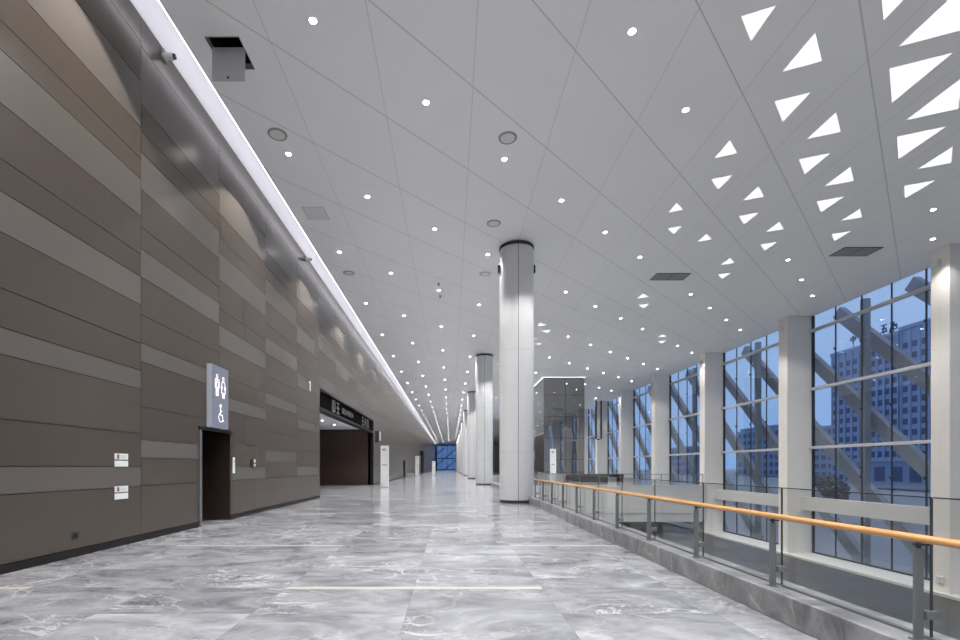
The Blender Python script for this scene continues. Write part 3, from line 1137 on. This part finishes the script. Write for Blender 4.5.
def tower(y0, y1, depth, top, label, cols, floors, z_first, win=(1.5, 1.7), step=3.1, bands=True):
    e = empty('office_tower', (TXW, y0, ZL), label, 'tower', 'towers across the street', 'thing')
    H_ = top + EYE - ZL
    L = y1 - y0
    m = MB().box(0, depth, 0, L, 0, H_)
    for c in range(cols + 1):       # piers that stand proud of the wall
        yy = L * c / cols
        m.box(-.35, 0, max(0, yy - .35), min(L, yy + .35), 0, H_ + .8)
    m.build('wall', M['tower'], e)
    MB().box(-.5, depth, -.3, L + .3, H_, H_ + 1.0).build('parapet', M['tower'], e)
    wm = MB().box(-.12, .02, -win[0] / 2, win[0] / 2, 0, win[1]).mesh('window', M['tower_win'])
    for c in range(cols):
        for f in range(floors):
            link('window', wm, e, (0, L * (c + .5) / cols, H_ - z_first - f * step))
    wy = MB().box(-win[0] / 2, win[0] / 2, -.12, .02, 0, win[1]).mesh('window', M['tower_win'])
    return e


tower(116, 138, 14, 39.2, 'large blue-grey tower across the street, widest of the roof-lettered pair', 8, 12, 5.5)
tower(138.6, 148, 13, 38.4, 'recessed tower block under the two roof characters', 4, 13, 4.5)
tower(149.5, 163, 13, 37.4, 'narrower tower under the single roof character', 5, 13, 4.5)


def roof_char(y0, z0, strokes, label):
    m = MB()
    for a, b, c, d in strokes:
        m.bar((TXW + .5, y0 - a, z0 + b), (TXW + .5, y0 - c, z0 + d), .3, .30, (1, 0, 0))
    m.bar((TXW + .5, y0, z0 - 2.4), (TXW + .5, y0, z0 - 1.0), .15, .15, (1, 0, 0))
    tag(m.build('roof_character', M['letter_dark']), label, 'sign character', 'roof sign characters')


roof_char(155, EYE + 41.2, [(-.9, .6, .9, .6), (-.9, -.3, .9, -.3), (-.9, .6, -.9, -.3), (.9, .6, .9, -.3), (0, 1.2, 0, -1.2)], 'dark roof character shaped like a box with a stroke through it')
roof_char(144, EYE + 41.6, [(-.9, 1, .9, 1), (-1.1, -1.1, 1.1, -1.1), (0, 1, -.3, -1.1), (-.8, 0, .7, 0), (.7, 0, .6, -1.1)], 'dark roof character of three bars, beside the two-part character')
roof_char(140.8, EYE + 41.6, [(-1.1, .9, -.8, .6), (-1.2, -1, -.7, 0), (-.3, .1, .1, 1.1), (-.3, .1, 1, .2), (-.3, -.2, .9, -.2), (-.3, -.2, -.3, -1.1), (.9, -.2, .9, -1.1), (-.3, -1.1, .9, -1.1)],
          'dark roof character in two parts at the end of the roof sign')

def low_block(x0, x1, y0, y1, top, label, cols, rows):
    e = empty('low_building', (x0, y0, ZL), label, 'building', 'lower buildings outside', 'thing')
    H_ = top + EYE - ZL
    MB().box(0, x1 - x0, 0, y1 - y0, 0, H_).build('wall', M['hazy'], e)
    MB().box(-.3, x1 - x0, -.3, y1 - y0 + .3, H_, H_ + .8).build('roof', M['tower'], e)
    w = (y1 - y0) / cols
    wm = MB().box(-.1, .02, -w * .3, w * .3, 0, H_ / rows * .55).mesh('window', M['tower_win'])
    for c in range(cols):
        for r in range(rows):
            link('window', wm, e, (0, w * (c + .5), H_ * (r + .25) / rows))


low_block(100, 112, 92, 118, 1.2, 'long low podium building across the street below the towers', 6, 1)
low_block(150, 162, 176, 205, 15.5, 'mid-rise block to the side of the single-character tower', 8, 6)
low_block(165, 180, 235, 275, 19, 'distant broad block seen through the second window bay', 9, 6)
low_block(200, 215, 290, 330, 25, 'distant high block seen through the second window bay', 8, 8)
low_block(150, 165, 300, 340, 12, 'distant low block seen through the third window bay', 8, 4)


def tree(x, yy, h, r, label):
    e = empty('street_tree', (x, yy, ZL - .35), label, 'tree', 'street trees outside', 'thing')
    MB().tube([(0, 0, 0), (.05, .02, h * .3), (0, .05, h * .6)], .12).build('trunk', M['bark'], e)
    b = bmesh.new()
    rnd = random.Random(int(x * 10 + yy))
    for q in range(260):
        a, u = rnd.uniform(0, 2 * PI), rnd.uniform(-1, 1)
        rr = r * rnd.uniform(.55, 1) * math.sqrt(1 - u * u)
        c = Vector((rr * math.cos(a), rr * math.sin(a), h * .68 + u * h * .32))
        s_ = rnd.uniform(.18, .40)
        mt = Matrix.Translation(c) @ Matrix.Rotation(rnd.uniform(0, 3), 4, 'X') @ Matrix.Rotation(rnd.uniform(0, 3), 4, 'Y')
        bmesh.ops.create_icosphere(b, subdivisions=1, radius=s_, matrix=mt @ Matrix.Scale(.45, 4, (0, 0, 1)))
    me = bpy.data.meshes.new('crown'); b.to_mesh(me); b.free(); me.materials.append(M['leaf'])
    link('crown', me, e)


tree(34, 43.5, 4.4, 1.7, 'dark rounded street tree outside the glass beside the largest pillar bay')
